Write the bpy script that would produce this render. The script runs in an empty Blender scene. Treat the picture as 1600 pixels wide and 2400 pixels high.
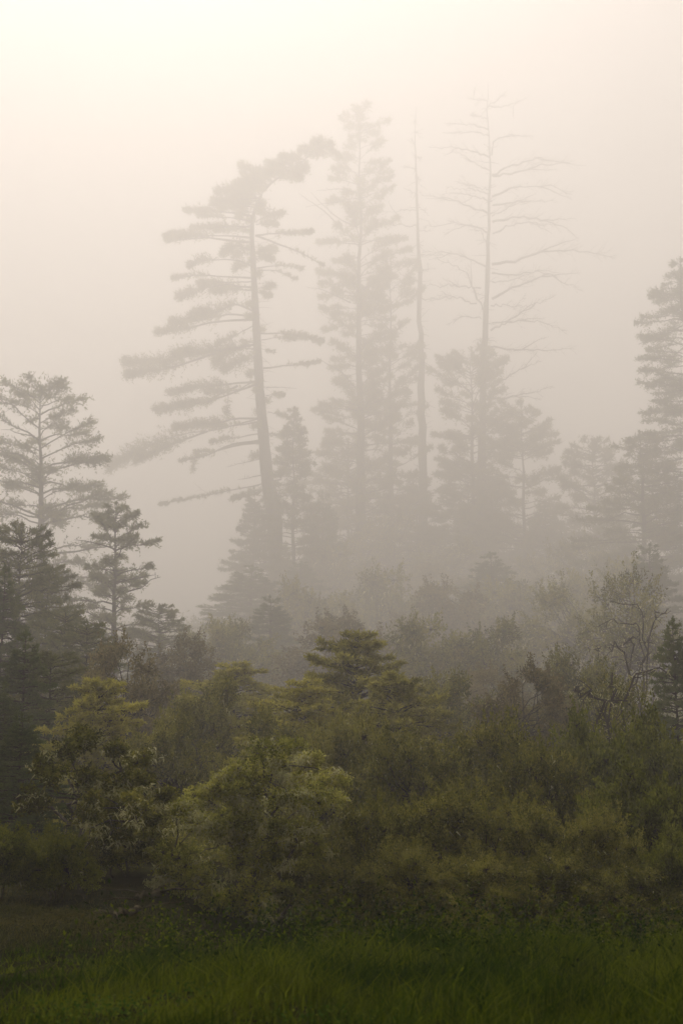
import bpy, math, random
import numpy as np
from mathutils import Vector

# ------------------------------------------------------------------ camera, sky, sun, exposure
SC = bpy.context.scene
CZ = 0.448                                  # eye height
F = 3485.0                                 # focal length in photo pixels (1600 x 2400)
PITCH = math.atan(750 / F)
cam_d = bpy.data.cameras.new('camera')
cam = bpy.data.objects.new('camera', cam_d)
SC.collection.objects.link(cam)
cam.location = (0, 0, CZ)
cam.rotation_euler = (math.pi / 2 + PITCH, 0, 0)
cam_d.sensor_fit = 'VERTICAL'
cam_d.sensor_height = 36.0
cam_d.lens = 36.0 * F / 2400.0
cam_d.clip_start = 0.1
cam_d.clip_end = 5000
cam_d.dof.use_dof = True
cam_d.dof.focus_distance = 18
cam_d.dof.aperture_fstop = 8.0
SC.camera = cam

SUN_EL, SUN_AZ = math.radians(55.0), math.radians(-10.0)
world = bpy.data.worlds.new('World')
SC.world = world
world.use_nodes = True
wn, wl = world.node_tree.nodes, world.node_tree.links
bg = wn['Background']
sky = wn.new('ShaderNodeTexSky')
sky.sky_type = 'NISHITA'
sky.sun_disc = False
sky.sun_elevation = SUN_EL
sky.sun_rotation = SUN_AZ % (2 * math.pi)
sky.air_density, sky.dust_density, sky.ozone_density = 1.0, 6.0, 0.6
hs = wn.new('ShaderNodeHueSaturation')     # overcast: nearly colourless sky
hs.inputs['Saturation'].default_value = 0.25
wl.new(sky.outputs[0], hs.inputs['Color'])
mx = wn.new('ShaderNodeMix'); mx.data_type = 'RGBA'; mx.blend_type = 'MULTIPLY'
mx.inputs['Factor'].default_value = 1.0
mx.inputs['B'].default_value = (1.0, 0.925, 0.88, 1)
wl.new(hs.outputs[0], mx.inputs['A'])
wl.new(mx.outputs['Result'], bg.inputs['Color'])
bg.inputs['Strength'].default_value = 0.05

sun_d = bpy.data.lights.new('sun', 'SUN')
sun_d.energy = 1.5
sun_d.angle = math.radians(30)
sun_d.color = (1.0, 0.94, 0.88)
sun = bpy.data.objects.new('sun', sun_d)
SC.collection.objects.link(sun)
sd = Vector((math.sin(SUN_AZ) * math.cos(SUN_EL), math.cos(SUN_AZ) * math.cos(SUN_EL), math.sin(SUN_EL)))
sun.rotation_euler = sd.to_track_quat('Z', 'Y').to_euler()
sun.location = (-30, 200, 160)

SC.view_settings.view_transform = 'Standard'
SC.view_settings.look = 'None'
SC.view_settings.exposure = 0.47
SC.view_settings.gamma = 1.0
SC.view_settings.use_curve_mapping = False
cy = SC.cycles
cy.max_bounces = 8
cy.diffuse_bounces = 3
cy.glossy_bounces = 1
cy.transmission_bounces = 2
cy.volume_bounces = 4
cy.transparent_max_bounces = 4
cy.caustics_reflective = cy.caustics_refractive = False
cy.use_denoising = True

HAZE_DENSITY = 0.0056
HAZE_G = 0.66

# ------------------------------------------------------------------ helpers
RNG = np.random.default_rng(11)
COL = SC.collection

S = 0.28                                   # the meadow is close to a low camera
Q = S / 0.62
WY0 = [0, 45, 62, 70, 82, 95, 130, 150, 172, 190, 700]
WY1 = [0, 45 * S, 26, 44, 104, 175, 254, 284, 315, 342, 900]
def wy(Y): return float(np.interp(Y, WY0, WY1))      # survey distance -> metres on the ground
def kk(Y): return wy(max(Y, 1e-3)) / max(Y, 1e-3)

def at(px, py, Y):
    """photo pixel (1600x2400) at survey distance Y -> world point"""
    Y = wy(Y)
    xc, yc = (px - 800) / F, (1200 - py) / F
    cp, sp = math.cos(PITCH), math.sin(PITCH)
    dy, dz = cp - yc * sp, sp + yc * cp
    return np.array([xc / dy * Y, Y, CZ + dz / dy * Y])

def D(x, y, Y):                            # the same from the 1568-wide viewing copy
    return at(x * 1.0204, y * 1.0204, Y)

GY = [-80, 0, 21, 24.5, 29, 36, 45, 55, 70, 95, 130, 170, 230, 320, 660]
GZ = [0, 0, -0.16, -0.36, -1.3, -1.7, -1.0, 0.6, 4.0, 9.5, 16.5, 25, 34, 42, 56]

GZ = [CZ + (z - 1.6) * (kk(y) if y > 0 else S) for y, z in zip(GY, GZ)]
GY = [wy(y) if y > 0 else y for y in GY]

def sstep(a, b, v):
    t = np.clip((v - a) / (b - a), 0, 1)
    return t * t * (3 - 2 * t)

def gz(x, y):
    x = np.asarray(x, float); y = np.asarray(y, float)
    u, v = x / Q, y / Q
    ysh = y + Q * 2.0 * sstep(0.3, 3.8, -u) * sstep(6, 12.5, v) * (1 - sstep(17, 24, v))   # the near bank ends sooner on the left
    z = np.interp(ysh, GY, GZ)
    z = z + Q * 0.93 * sstep(0.8, 3.2, -u) * sstep(13, 18.5, v) * (1 - 0.6 * sstep(25, 50, v))
    z = z + Q * (0.06 * np.sin(u * 1.4 + v * 0.55) * np.cos(v * 0.95 - u * 0.3) + 0.025 * np.sin(3.6 * u + 1.7 * v))
    far = sstep(70, 200, y)
    z = z + far * (2.2 * np.sin(x * 0.045 + 1.0) + 1.8 * np.sin(y * 0.035 + x * 0.02))
    return z

def norm(a):
    return a / np.maximum(np.linalg.norm(a, axis=-1, keepdims=True), 1e-9)

class Buf:
    def __init__(s):
        s.v, s.f, s.t, s.n = [], [], [], 0
    def add(s, verts, faces, tint):
        verts = np.asarray(verts, float).reshape(-1, 3)
        faces = np.asarray(faces, int)
        s.v.append(verts); s.f.append(faces + s.n)
        s.t.append(np.broadcast_to(np.asarray(tint, float), (len(faces),)).copy())
        s.n += len(verts)
    def tube(s, pts, rad, sides=6, tint=0.5, cap=True):
        pts = np.asarray(pts, float); n = len(pts)
        rad = np.broadcast_to(np.asarray(rad, float), (n,))
        tan = norm(np.gradient(pts, axis=0))
        ref = np.where(np.abs(tan[:, 2:3]) > 0.9, [[1., 0, 0]], [[0, 0, 1.]])
        a = norm(np.cross(tan, ref)); b = np.cross(tan, a)
        an = np.arange(sides) / sides * 2 * math.pi
        ring = pts[:, None] + rad[:, None, None] * (a[:, None] * np.cos(an)[None, :, None] + b[:, None] * np.sin(an)[None, :, None])
        i, j = np.meshgrid(np.arange(n - 1), np.arange(sides), indexing='ij')
        j2 = (j + 1) % sides
        q = np.stack([i * sides + j, i * sides + j2, (i + 1) * sides + j2, (i + 1) * sides + j], -1).reshape(-1, 4)
        s.add(ring, q, tint)
    def slivers(s, P, Dv, L, W, tint):     # one triangle each
        n = len(P)
        if not n: return
        L = np.broadcast_to(L, (n,))[:, None]; W = np.broadcast_to(W, (n,))[:, None]
        side = norm(np.cross(Dv, RNG.normal(size=(n, 3))))
        v = np.stack([P - side * W / 2, P + side * W / 2, P + Dv * L], 1)
        s.add(v, np.arange(3 * n).reshape(n, 3), tint)
    def leaves(s, P, Dv, L, W, tint):      # one folded diamond each (two triangles)
        n = len(P)
        if not n: return
        L = np.broadcast_to(L, (n,))[:, None]; W = np.broadcast_to(W, (n,))[:, None]
        side = norm(np.cross(Dv, RNG.normal(size=(n, 3))))
        up = np.cross(side, Dv)
        v = np.stack([P, P + Dv * L * .45 - side * W / 2 + up * W * .15, P + Dv * L, P + Dv * L * .45 + side * W / 2 + up * W * .15], 1)
        k = np.arange(4 * n).reshape(n, 4)
        s.add(v, k, tint)
    def mesh(s, name, mat, smooth=False):
        V = np.concatenate(s.v); me = bpy.data.meshes.new(name)
        tot = np.concatenate([np.full(len(f), f.shape[1]) for f in s.f])
        loops = np.concatenate([f.ravel() for f in s.f])
        me.vertices.add(len(V)); me.vertices.foreach_set('co', V.ravel().astype(np.float32))
        me.loops.add(len(loops)); me.loops.foreach_set('vertex_index', loops.astype(np.int32))
        me.polygons.add(len(tot))
        me.polygons.foreach_set('loop_start', (np.cumsum(tot) - tot).astype(np.int32))
        me.update(calc_edges=True)
        at_ = me.attributes.new('tint', 'FLOAT', 'FACE')
        at_.data.foreach_set('value', np.concatenate(s.t).astype(np.float32))
        if smooth: me.polygons.foreach_set('use_smooth', np.ones(len(tot), bool))
        me.materials.append(mat)
        return me
    def obj(s, name, mat, parent=None, smooth=False):
        if not s.v: return None
        o = bpy.data.objects.new(name, s.mesh(name, mat, smooth)); COL.objects.link(o)
        if parent is not None: o.parent = parent
        if name in ('limbs', 'lichen', 'stubs', 'crown', 'foliage'): o['kind'] = 'stuff'   # twigs and leaves nobody could count
        return o

def tag(o, label=None, cat=None, group=None, kind=None):
    if label: o['label'] = label
    if cat: o['category'] = cat
    if group: o['group'] = group
    if kind: o['kind'] = kind
    return o

def thing(name, loc, label, cat, group=None):
    o = bpy.data.objects.new(name, None); COL.objects.link(o)
    o.location = loc; o.empty_display_size = 0.3
    return tag(o, label, cat, group)

def copy_thing(src, loc, rz, scale, label, group):
    r = src.copy(); COL.objects.link(r)
    r.location = loc; r.rotation_euler = (0, 0, rz); r.scale = scale
    r['label'] = label
    if group: r['group'] = group
    for ch in src.children:
        c = ch.copy(); COL.objects.link(c); c.parent = r
        for g in ch.children:
            d = g.copy(); COL.objects.link(d); d.parent = c
    return r

# ------------------------------------------------------------------ materials
def mat_base(name):
    m = bpy.data.materials.new(name); m.use_nodes = True
    nt = m.node_tree; nt.nodes.clear()
    return m, nt.nodes, nt.links

def ramp(n, stops):
    r = n.new('ShaderNodeValToRGB'); e = r.color_ramp.elements
    while len(e) < len(stops): e.new(0.5)
    for k, (p, c) in enumerate(stops):
        e[k].position = p; e[k].color = (*c, 1)
    return r

def foliage_mat(name, dark, mid, light, scale=0.5, transl=0.4):
    m, n, l = mat_base(name)
    out = n.new('ShaderNodeOutputMaterial')
    tc = n.new('ShaderNodeTexCoord'); no = n.new('ShaderNodeTexNoise')
    no.inputs['Scale'].default_value = scale; no.inputs['Detail'].default_value = 3
    l.new(tc.outputs['Object'], no.inputs['Vector'])
    a = n.new('ShaderNodeAttribute'); a.attribute_name = 'tint'
    oi = n.new('ShaderNodeObjectInfo')
    m1 = n.new('ShaderNodeMath'); m1.operation = 'MULTIPLY_ADD'     # tint*.5 + noise
    l.new(a.outputs['Fac'], m1.inputs[0]); m1.inputs[1].default_value = 0.55; l.new(no.outputs['Fac'], m1.inputs[2])
    m2 = n.new('ShaderNodeMath'); m2.operation = 'MULTIPLY_ADD'
    l.new(oi.outputs['Random'], m2.inputs[0]); m2.inputs[1].default_value = 0.22; l.new(m1.outputs[0], m2.inputs[2])
    r = ramp(n, [(0.45, dark), (0.85, mid), (1.12, light)])
    m3 = n.new('ShaderNodeMath'); m3.operation = 'MULTIPLY'; m3.inputs[1].default_value = 0.85
    for k, p in enumerate((0.38, 0.70, 0.98)): r.color_ramp.elements[k].position = p
    l.new(m2.outputs[0], m3.inputs[0]); l.new(m3.outputs[0], r.inputs['Fac'])
    d = n.new('ShaderNodeBsdfDiffuse'); t = n.new('ShaderNodeBsdfTranslucent'); mix = n.new('ShaderNodeAddShader')        # light reflected by the leaf + light passed through it
    sc_ = n.new('ShaderNodeVectorMath'); sc_.operation = 'SCALE'; sc_.inputs['Scale'].default_value = transl * 2.2
    l.new(r.outputs['Color'], d.inputs['Color']); l.new(r.outputs['Color'], sc_.inputs[0]); l.new(sc_.outputs[0], t.inputs['Color'])
    l.new(d.outputs[0], mix.inputs[0]); l.new(t.outputs[0], mix.inputs[1]); l.new(mix.outputs[0], out.inputs['Surface'])
    return m

def bark_mat(name, dark, light, scale=6):
    m, n, l = mat_base(name)
    out = n.new('ShaderNodeOutputMaterial'); b = n.new('ShaderNodeBsdfDiffuse')
    tc = n.new('ShaderNodeTexCoord'); mp = n.new('ShaderNodeMapping'); mp.inputs['Scale'].default_value = (1, 1, 0.25)
    no = n.new('ShaderNodeTexNoise'); no.inputs['Scale'].default_value = scale; no.inputs['Detail'].default_value = 5
    r = ramp(n, [(0.35, dark), (0.7, light)])
    bu = n.new('ShaderNodeBump'); bu.inputs['Strength'].default_value = 0.6; bu.inputs['Distance'].default_value = 0.05
    l.new(tc.outputs['Object'], mp.inputs[0]); l.new(mp.outputs[0], no.inputs['Vector'])
    l.new(no.outputs['Fac'], r.inputs['Fac']); l.new(r.outputs['Color'], b.inputs['Color'])
    l.new(no.outputs['Fac'], bu.inputs['Height']); l.new(bu.outputs[0], b.inputs['Normal'])
    l.new(b.outputs[0], out.inputs['Surface'])
    return m

M = {}
M['needles'] = foliage_mat('needles', (0.035, 0.042, 0.016), (0.080, 0.088, 0.029), (0.136, 0.136, 0.045), 0.35)
M['needles_dark'] = foliage_mat('needles_dark', (0.022, 0.035, 0.013), (0.054, 0.072, 0.022), (0.099, 0.115, 0.032), 0.5)
M['needles_gold'] = foliage_mat('needles_gold', (0.05, 0.05, 0.01), (0.16, 0.15, 0.028), (0.28, 0.255, 0.05), 0.5, 0.5)
M['leaf_olive'] = foliage_mat('leaf_olive', (0.022, 0.025, 0.005), (0.082, 0.083, 0.015), (0.185, 0.172, 0.034), 0.8, 0.45)
M['leaf_green'] = foliage_mat('leaf_green', (0.026, 0.031, 0.005), (0.080, 0.088, 0.012), (0.150, 0.156, 0.022), 0.6, 0.45)
M['leaf_brown'] = foliage_mat('leaf_brown', (0.0380, 0.0320, 0.0140), (0.0950, 0.0790, 0.0300), (0.1700, 0.1430, 0.0570), 0.6, 0.45)
M['leaf_oak'] = foliage_mat('leaf_oak', (0.04, 0.046, 0.008), (0.13, 0.135, 0.024), (0.28, 0.265, 0.062), 0.9, 0.5)
M['lichen'] = foliage_mat('lichen', (0.2, 0.2, 0.09), (0.33, 0.32, 0.155), (0.46, 0.44, 0.24), 1.2, 0.3)
M['blossom'] = foliage_mat('blossom', (0.10, 0.09, 0.05), (0.20, 0.18, 0.11), (0.30, 0.27, 0.18), 1.2, 0.2)
M['grass'] = foliage_mat('grass', (0.004, 0.009, 0.001), (0.017, 0.034, 0.0025), (0.095, 0.112, 0.008), 0.9, 0.4)
M['grass_dry'] = foliage_mat('grass_dry', (0.0192, 0.0210, 0.0060), (0.0402, 0.0402, 0.0114), (0.0720, 0.0654, 0.0210), 0.35, 0.3)
M['clover'] = foliage_mat('clover', (0.016, 0.040, 0.005), (0.045, 0.085, 0.010), (0.13, 0.15, 0.02), 0.5, 0.35)
M['bark'] = bark_mat('bark', (0.030, 0.024, 0.018), (0.085, 0.070, 0.055))
M['bark_pale'] = bark_mat('bark_pale', (0.06, 0.052, 0.042), (0.17, 0.15, 0.125))
M['bark_grey'] = bark_mat('bark_grey', (0.05, 0.045, 0.038), (0.12, 0.11, 0.09), 8)
M['log'] = bark_mat('log', (0.035, 0.03, 0.02), (0.13, 0.11, 0.07), 9)

def ground_mat():
    m, n, l = mat_base('soil')
    out = n.new('ShaderNodeOutputMaterial'); b = n.new('ShaderNodeBsdfDiffuse')
    tc = n.new('ShaderNodeTexCoord')
    n1 = n.new('ShaderNodeTexNoise'); n1.inputs['Scale'].default_value = 0.45; n1.inputs['Detail'].default_value = 6
    n2 = n.new('ShaderNodeTexNoise'); n2.inputs['Scale'].default_value = 9; n2.inputs['Detail'].default_value = 6
    r1 = ramp(n, [(0.38, (0.018, 0.022, 0.007)), (0.55, (0.034, 0.033, 0.012)), (0.70, (0.050, 0.040, 0.020))])
    r2 = ramp(n, [(0.3, (0.45, 0.45, 0.45)), (0.7, (1.3, 1.3, 1.3))])
    mxx = n.new('ShaderNodeMix'); mxx.data_type = 'RGBA'; mxx.blend_type = 'MULTIPLY'; mxx.inputs['Factor'].default_value = 1
    bu = n.new('ShaderNodeBump'); bu.inputs['Strength'].default_value = 0.8; bu.inputs['Distance'].default_value = 0.08
    for q in (n1, n2): l.new(tc.outputs['Object'], q.inputs['Vector'])
    l.new(n1.outputs['Fac'], r1.inputs['Fac']); l.new(n2.outputs['Fac'], r2.inputs['Fac'])
    l.new(r1.outputs['Color'], mxx.inputs['A']); l.new(r2.outputs['Color'], mxx.inputs['B'])
    l.new(mxx.outputs['Result'], b.inputs['Color']); l.new(n2.outputs['Fac'], bu.inputs['Height'])
    l.new(bu.outputs[0], b.inputs['Normal']); l.new(b.outputs[0], out.inputs['Surface'])
    return m
M['soil'] = ground_mat()

# ------------------------------------------------------------------ ground
gx = np.concatenate([np.linspace(-340, -60, 15)[:-1], np.linspace(-60, -14, 24)[:-1], np.linspace(-14, 14, 141)[:-1], np.linspace(14, 60, 24)[:-1], np.linspace(60, 340, 15)])
gy = np.concatenate([np.linspace(-70, 2, 14)[:-1], np.linspace(2, 24, 150)[:-1], np.linspace(24, 200, 110)[:-1], np.linspace(200, 850, 50)])
X, Yg = np.meshgrid(gx, gy)
b = Buf()
i, j = np.meshgrid(np.arange(len(gy) - 1), np.arange(len(gx) - 1), indexing='ij')
w = len(gx)
b.add(np.stack([X, Yg, gz(X, Yg)], -1), np.stack([i * w + j, i * w + j + 1, (i + 1) * w + j + 1, (i + 1) * w + j], -1).reshape(-1, 4), 0.5)
g = b.obj('ground', M['soil'], smooth=True); tag(g, kind='structure')

# ------------------------------------------------------------------ haze (one even, closed box of fog)
hb = Buf()
x0, x1, y0, y1, z0, z1 = -350, 350, -78, 862, -1.6, 180
hb.add([(x0, y0, z0), (x1, y0, z0), (x1, y1, z0), (x0, y1, z0), (x0, y0, z1), (x1, y0, z1), (x1, y1, z1), (x0, y1, z1)],
       [(3, 2, 1, 0), (4, 5, 6, 7), (0, 1, 5, 4), (1, 2, 6, 5), (2, 3, 7, 6), (3, 0, 4, 7)], 0.5)
hm, hn, hl = mat_base('fog')
ho = hn.new('ShaderNodeOutputMaterial'); pv = hn.new('ShaderNodeVolumePrincipled')
pv.inputs['Color'].default_value = (0.99, 0.967, 0.935, 1)
pv.inputs['Density'].default_value = HAZE_DENSITY
pv.inputs['Anisotropy'].default_value = HAZE_G
hl.new(pv.outputs[0], ho.inputs['Volume'])
haze = hb.obj('haze', hm); tag(haze, kind='stuff')

# ------------------------------------------------------------------ tree building
def resample(path, n):
    path = np.asarray(path, float)
    d = np.concatenate([[0], np.cumsum(np.linalg.norm(np.diff(path, axis=0), axis=1))])
    t = np.linspace(0, d[-1], n)
    return np.stack([np.interp(t, d, path[:, k]) for k in range(3)], 1), d[-1]

def wobble(path, amp):
    path = np.array(path, float)
    path[1:-1] += RNG.normal(size=(len(path) - 2, 3)) * amp
    return path

def spray(wood, leaf, path, f0, twig, dens, tuft, rise=0.25, flat=0.35, tw=0.035, shape=1.0, ends=True):
    """needle sprays on side twigs along a branch path: twigs as thin slivers, needle tufts as small triangles"""
    pts, L = resample(path, 24)
    n = max(4, int(L * (1 - f0) * dens))
    t = f0 + (1 - f0) * np.sqrt(RNG.random(n)) if shape > 0 else f0 + (1 - f0) * RNG.random(n)
    if ends: t[: max(2, n // 8)] = 1 - 0.06 * RNG.random(max(2, n // 8))
    idx = t * 23; k = np.clip(idx.astype(int), 0, 22); fr = (idx - k)[:, None]
    P = pts[k] * (1 - fr) + pts[k + 1] * fr
    T = norm(pts[k + 1] - pts[k])
    perp = norm(np.cross(T, np.array([0, 0, 1.0])) + 1e-6)
    sgn = np.sign(RNG.random(n) - 0.5)[:, None]
    up = np.array([0, 0, 1.0])
    Dv = norm(perp * sgn * RNG.uniform(0.3, 1.1, (n, 1)) + T * RNG.uniform(0.25, 0.95, (n, 1)) + up * RNG.normal(rise, flat, (n, 1)))
    prof = np.clip(1.15 - 0.75 * np.clip((t - f0) / max(1e-3, 1 - f0), 0, 1), 0.3, 1.2) * np.clip((t - f0) / (1 - f0) * 5 + 0.35, 0, 1)
    ln = twig * prof * RNG.uniform(0.45, 1.2, n)
    wood.slivers(P, Dv, ln, tw, 0.5)
    m = 5
    s = (np.arange(m) + 0.6)[None, :] / m * np.ones((n, 1)) + RNG.normal(0, 0.08, (n, m))
    Q = P[:, None] + Dv[:, None] * (s * ln[:, None])[..., None]
    Q[..., 2] -= 0.10 * (s ** 2) * ln[:, None]
    for _ in range(2):
        q = Q.reshape(-1, 3); dd = np.repeat(Dv, m, axis=0)
        dd = norm(dd + RNG.normal(size=q.shape) * 0.75 + up * 0.25)
        leaf.slivers(q + RNG.normal(size=q.shape) * tuft * 0.25, dd, tuft * RNG.uniform(0.6, 1.5, len(q)), tuft * 0.42, np.clip(np.repeat(RNG.random(n), m) * 0.35 + RNG.random(len(q)) * 0.35 + 0.35 * np.clip(s.reshape(-1), 0, 1) ** 2, 0, 1))   # new-growth twig ends, tinted paler to brighten the self-shadowed sprays

def bare_twigs(wood, path, f0, n, ln, r, tang=0.55, sub=True):
    pts, L = resample(path, 20)
    for _ in range(n):
        t = f0 + (1 - f0) * RNG.random(); k = min(18, int(t * 19))
        T = norm(pts[k + 1] - pts[k]); pr = norm(np.cross(T, [0, 0, 1.0]) + 1e-6)
        d = norm(pr * RNG.normal() * 0.9 + T * tang + np.array([0, 0, RNG.normal(0.1, 0.45)]))
        l = ln * RNG.uniform(0.35, 1.1) * (1.15 - 0.6 * t)
        e = pts[k] + d * l + np.array([0, 0, RNG.normal(0, 0.08) * l])
        mid = pts[k] + d * l * 0.5 + RNG.normal(size=3) * l * 0.06
        wood.tube([pts[k], mid, e], [r, r * 0.75, r * 0.3], 3)
        if sub:
            for _s in range(2):
                d2 = norm(d + RNG.normal(size=3) * 0.7)
                wood.tube([mid, mid + d2 * l * 0.35], [r * 0.6, r * 0.2], 3)

def trunk_tube(wood, pts, rad, sides=10, n=24):
    pts = np.asarray(pts, float)
    P, L = resample(pts, n)
    d = np.concatenate([[0], np.cumsum(np.linalg.norm(np.diff(pts, axis=0), axis=1))])
    R = np.interp(np.linspace(0, d[-1], n), d, rad)
    # flared, slightly uneven stem
    wood.tube(P, R * (1 + 0.05 * RNG.normal(size=n)), sides)
    return P, R

def make_conifer(name, H, R0, prof_, nb, t0, mats, twig, tuft, dens, rise, droop, label, cat, group=None,
                 loc=(0, 0, 0), lean=(0, 0), asym=None, ragged=0.3, branch_parts=False, dead_low=6, foliage_f0=0.15, flat=0.3, open_p=0.0, K=1.0):
    R0, twig, tuft, dens = R0 * K, twig * K, tuft * K, dens / K
    prof = lambda t: prof_(t) * K
    root = thing(name, loc, label, cat, group)
    tw = Buf(); n = 14
    zz = np.linspace(-0.6, H, n)
    tx = lean[0] * (np.clip(zz, 0, None) / H) ** 1.6 + RNG.normal(0, H * 0.0025, n)
    ty = lean[1] * (np.clip(zz, 0, None) / H) ** 1.6 + RNG.normal(0, H * 0.0025, n)
    tr = np.stack([tx, ty, zz], 1)
    trunk_tube(tw, tr, R0 * (1 - np.linspace(0, 1, n) ** 0.9 * 0.96) * (1 + 0.35 * np.exp(-np.linspace(0, 1, n) * 30)))
    trunk = tw.obj('trunk', mats[0], root, True)
    wood, leaf = Buf(), Buf()
    ts = np.sort(t0 + (0.985 - t0) * RNG.random(nb) ** 0.95)
    az = RNG.random() * 6.28
    for t in ts:
        az += 2.4 + RNG.normal(0, 0.5)
        z = t * H
        s = np.array([np.interp(z, zz, tx), np.interp(z, zz, ty), z])
        L = prof(t) * RNG.uniform(1 - ragged, 1 + ragged * 0.6)
        if asym: L *= asym(az)
        if L < 0.25: continue
        u = np.linspace(0, 1, 6)
        rs = rise * RNG.uniform(0.6, 1.3) * (0.4 + 0.9 * t)
        p = s + np.stack([np.cos(az) * u * L, np.sin(az) * u * L, L * (rs * u - droop * u ** 2 + 0.12 * u ** 4)], 1)
        p = wobble(p, L * 0.02)
        bw, bl = (Buf(), Buf()) if branch_parts else (wood, leaf)
        r = 0.02 + 0.012 * L
        bw.tube(p, np.linspace(r, r * 0.2, 6), 4)
        if RNG.random() >= open_p:
            spray(bw, bl, p, foliage_f0, twig * (0.35 + 0.65 * min(1, L / 4)), dens, tuft, 0.15, flat)
        else:
            bare_twigs(bw, p, 0.2, 5, L * 0.3, 0.02)
        if branch_parts:
            bo = bw.obj('branch', mats[0], root); bl.obj('foliage', mats[1], bo)
    # leader
    top = np.array([[tx[-1], ty[-1], H * 0.93], [tx[-1], ty[-1], H * 1.0]])
    spray(wood, leaf, top, 0.0, 0.22 * twig, 14 / max(0.5, H * .07), tuft * .8, 0.9, 0.3, ends=False)
    for _ in range(dead_low):
        t = t0 * RNG.uniform(0.35, 1.0); a = RNG.random() * 6.28; L = prof(t0 + .05) * RNG.uniform(0.3, 0.8)
        s = np.array([np.interp(t * H, zz, tx), np.interp(t * H, zz, ty), t * H])
        u = np.linspace(0, 1, 5)
        p = wobble(s + np.stack([np.cos(a) * u * L, np.sin(a) * u * L, L * (0.05 * u - 0.22 * u * u)], 1), L * 0.02)
        wood.tube(p, np.linspace(0.05, 0.012, 5), 4); bare_twigs(wood, p, 0.3, 4, L * 0.3, 0.018)
    wood.obj('limbs', mats[0], trunk); leaf.obj('crown', mats[1], root)
    return root

def clump(leaf, c, rx, rz, n, ll, lw, tone, wood=None, tw=0.02):
    """leaves gathered on short shoots in an uneven flattened cloud"""
    k = max(6, n // 9)
    d = norm(RNG.normal(size=(k, 3))); rr = RNG.random(k)[:, None] ** 0.45
    S = c + d * rr * np.array([rx, rx, rz]) * RNG.uniform(0.75, 1.15, (k, 1))
    dr = norm(d + np.array([0, 0, 0.25]) + RNG.normal(size=(k, 3)) * 0.5)
    m = 9
    s = RNG.random((k, m))
    Q = (S[:, None] + dr[:, None] * (s * rx * 0.45)[..., None] + RNG.normal(size=(k, m, 3)) * ll * 0.5).reshape(-1, 3)
    dd = norm(np.repeat(dr, m, axis=0) + RNG.normal(size=Q.shape) * 0.8)
    leaf.leaves(Q, dd, ll * RNG.uniform(0.6, 1.3, len(Q)), lw * RNG.uniform(0.7, 1.2, len(Q)),
                np.clip(tone + np.repeat(RNG.normal(0, 0.22, k), m) + RNG.normal(0, 0.18, len(Q)), 0, 1))
    if wood is not None:
        wood.slivers(np.repeat(c[None], k, 0), norm(S - c), np.linalg.norm(S - c, axis=1), tw, 0.5)

def strands(buf, c, spread, n, ln, wd):
    """hanging lace lichen: thin drooping tufts"""
    P = c + RNG.normal(size=(n, 3)) * np.array([spread, spread, spread * 0.45])
    dd = norm(RNG.normal(size=(n, 3)) * 0.75 + np.array([0, 0, -0.7]))
    buf.slivers(P, dd, ln * RNG.uniform(0.4, 1.4, n), wd * RNG.uniform(0.6, 1.3, n), RNG.random(n))

def limb(wood, a, c, r, sides=5):
    a = np.asarray(a); c = np.asarray(c); L = np.linalg.norm(c - a)
    u = np.linspace(0, 1, 6)[:, None]
    p = a + (c - a) * u + np.array([0, 0, 1.0]) * (np.sin(u * math.pi) * 0.10 * L) 
    p = wobble(p, L * 0.03)
    wood.tube(p, np.linspace(r, r * 0.25, 6), sides)
    return p

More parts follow.
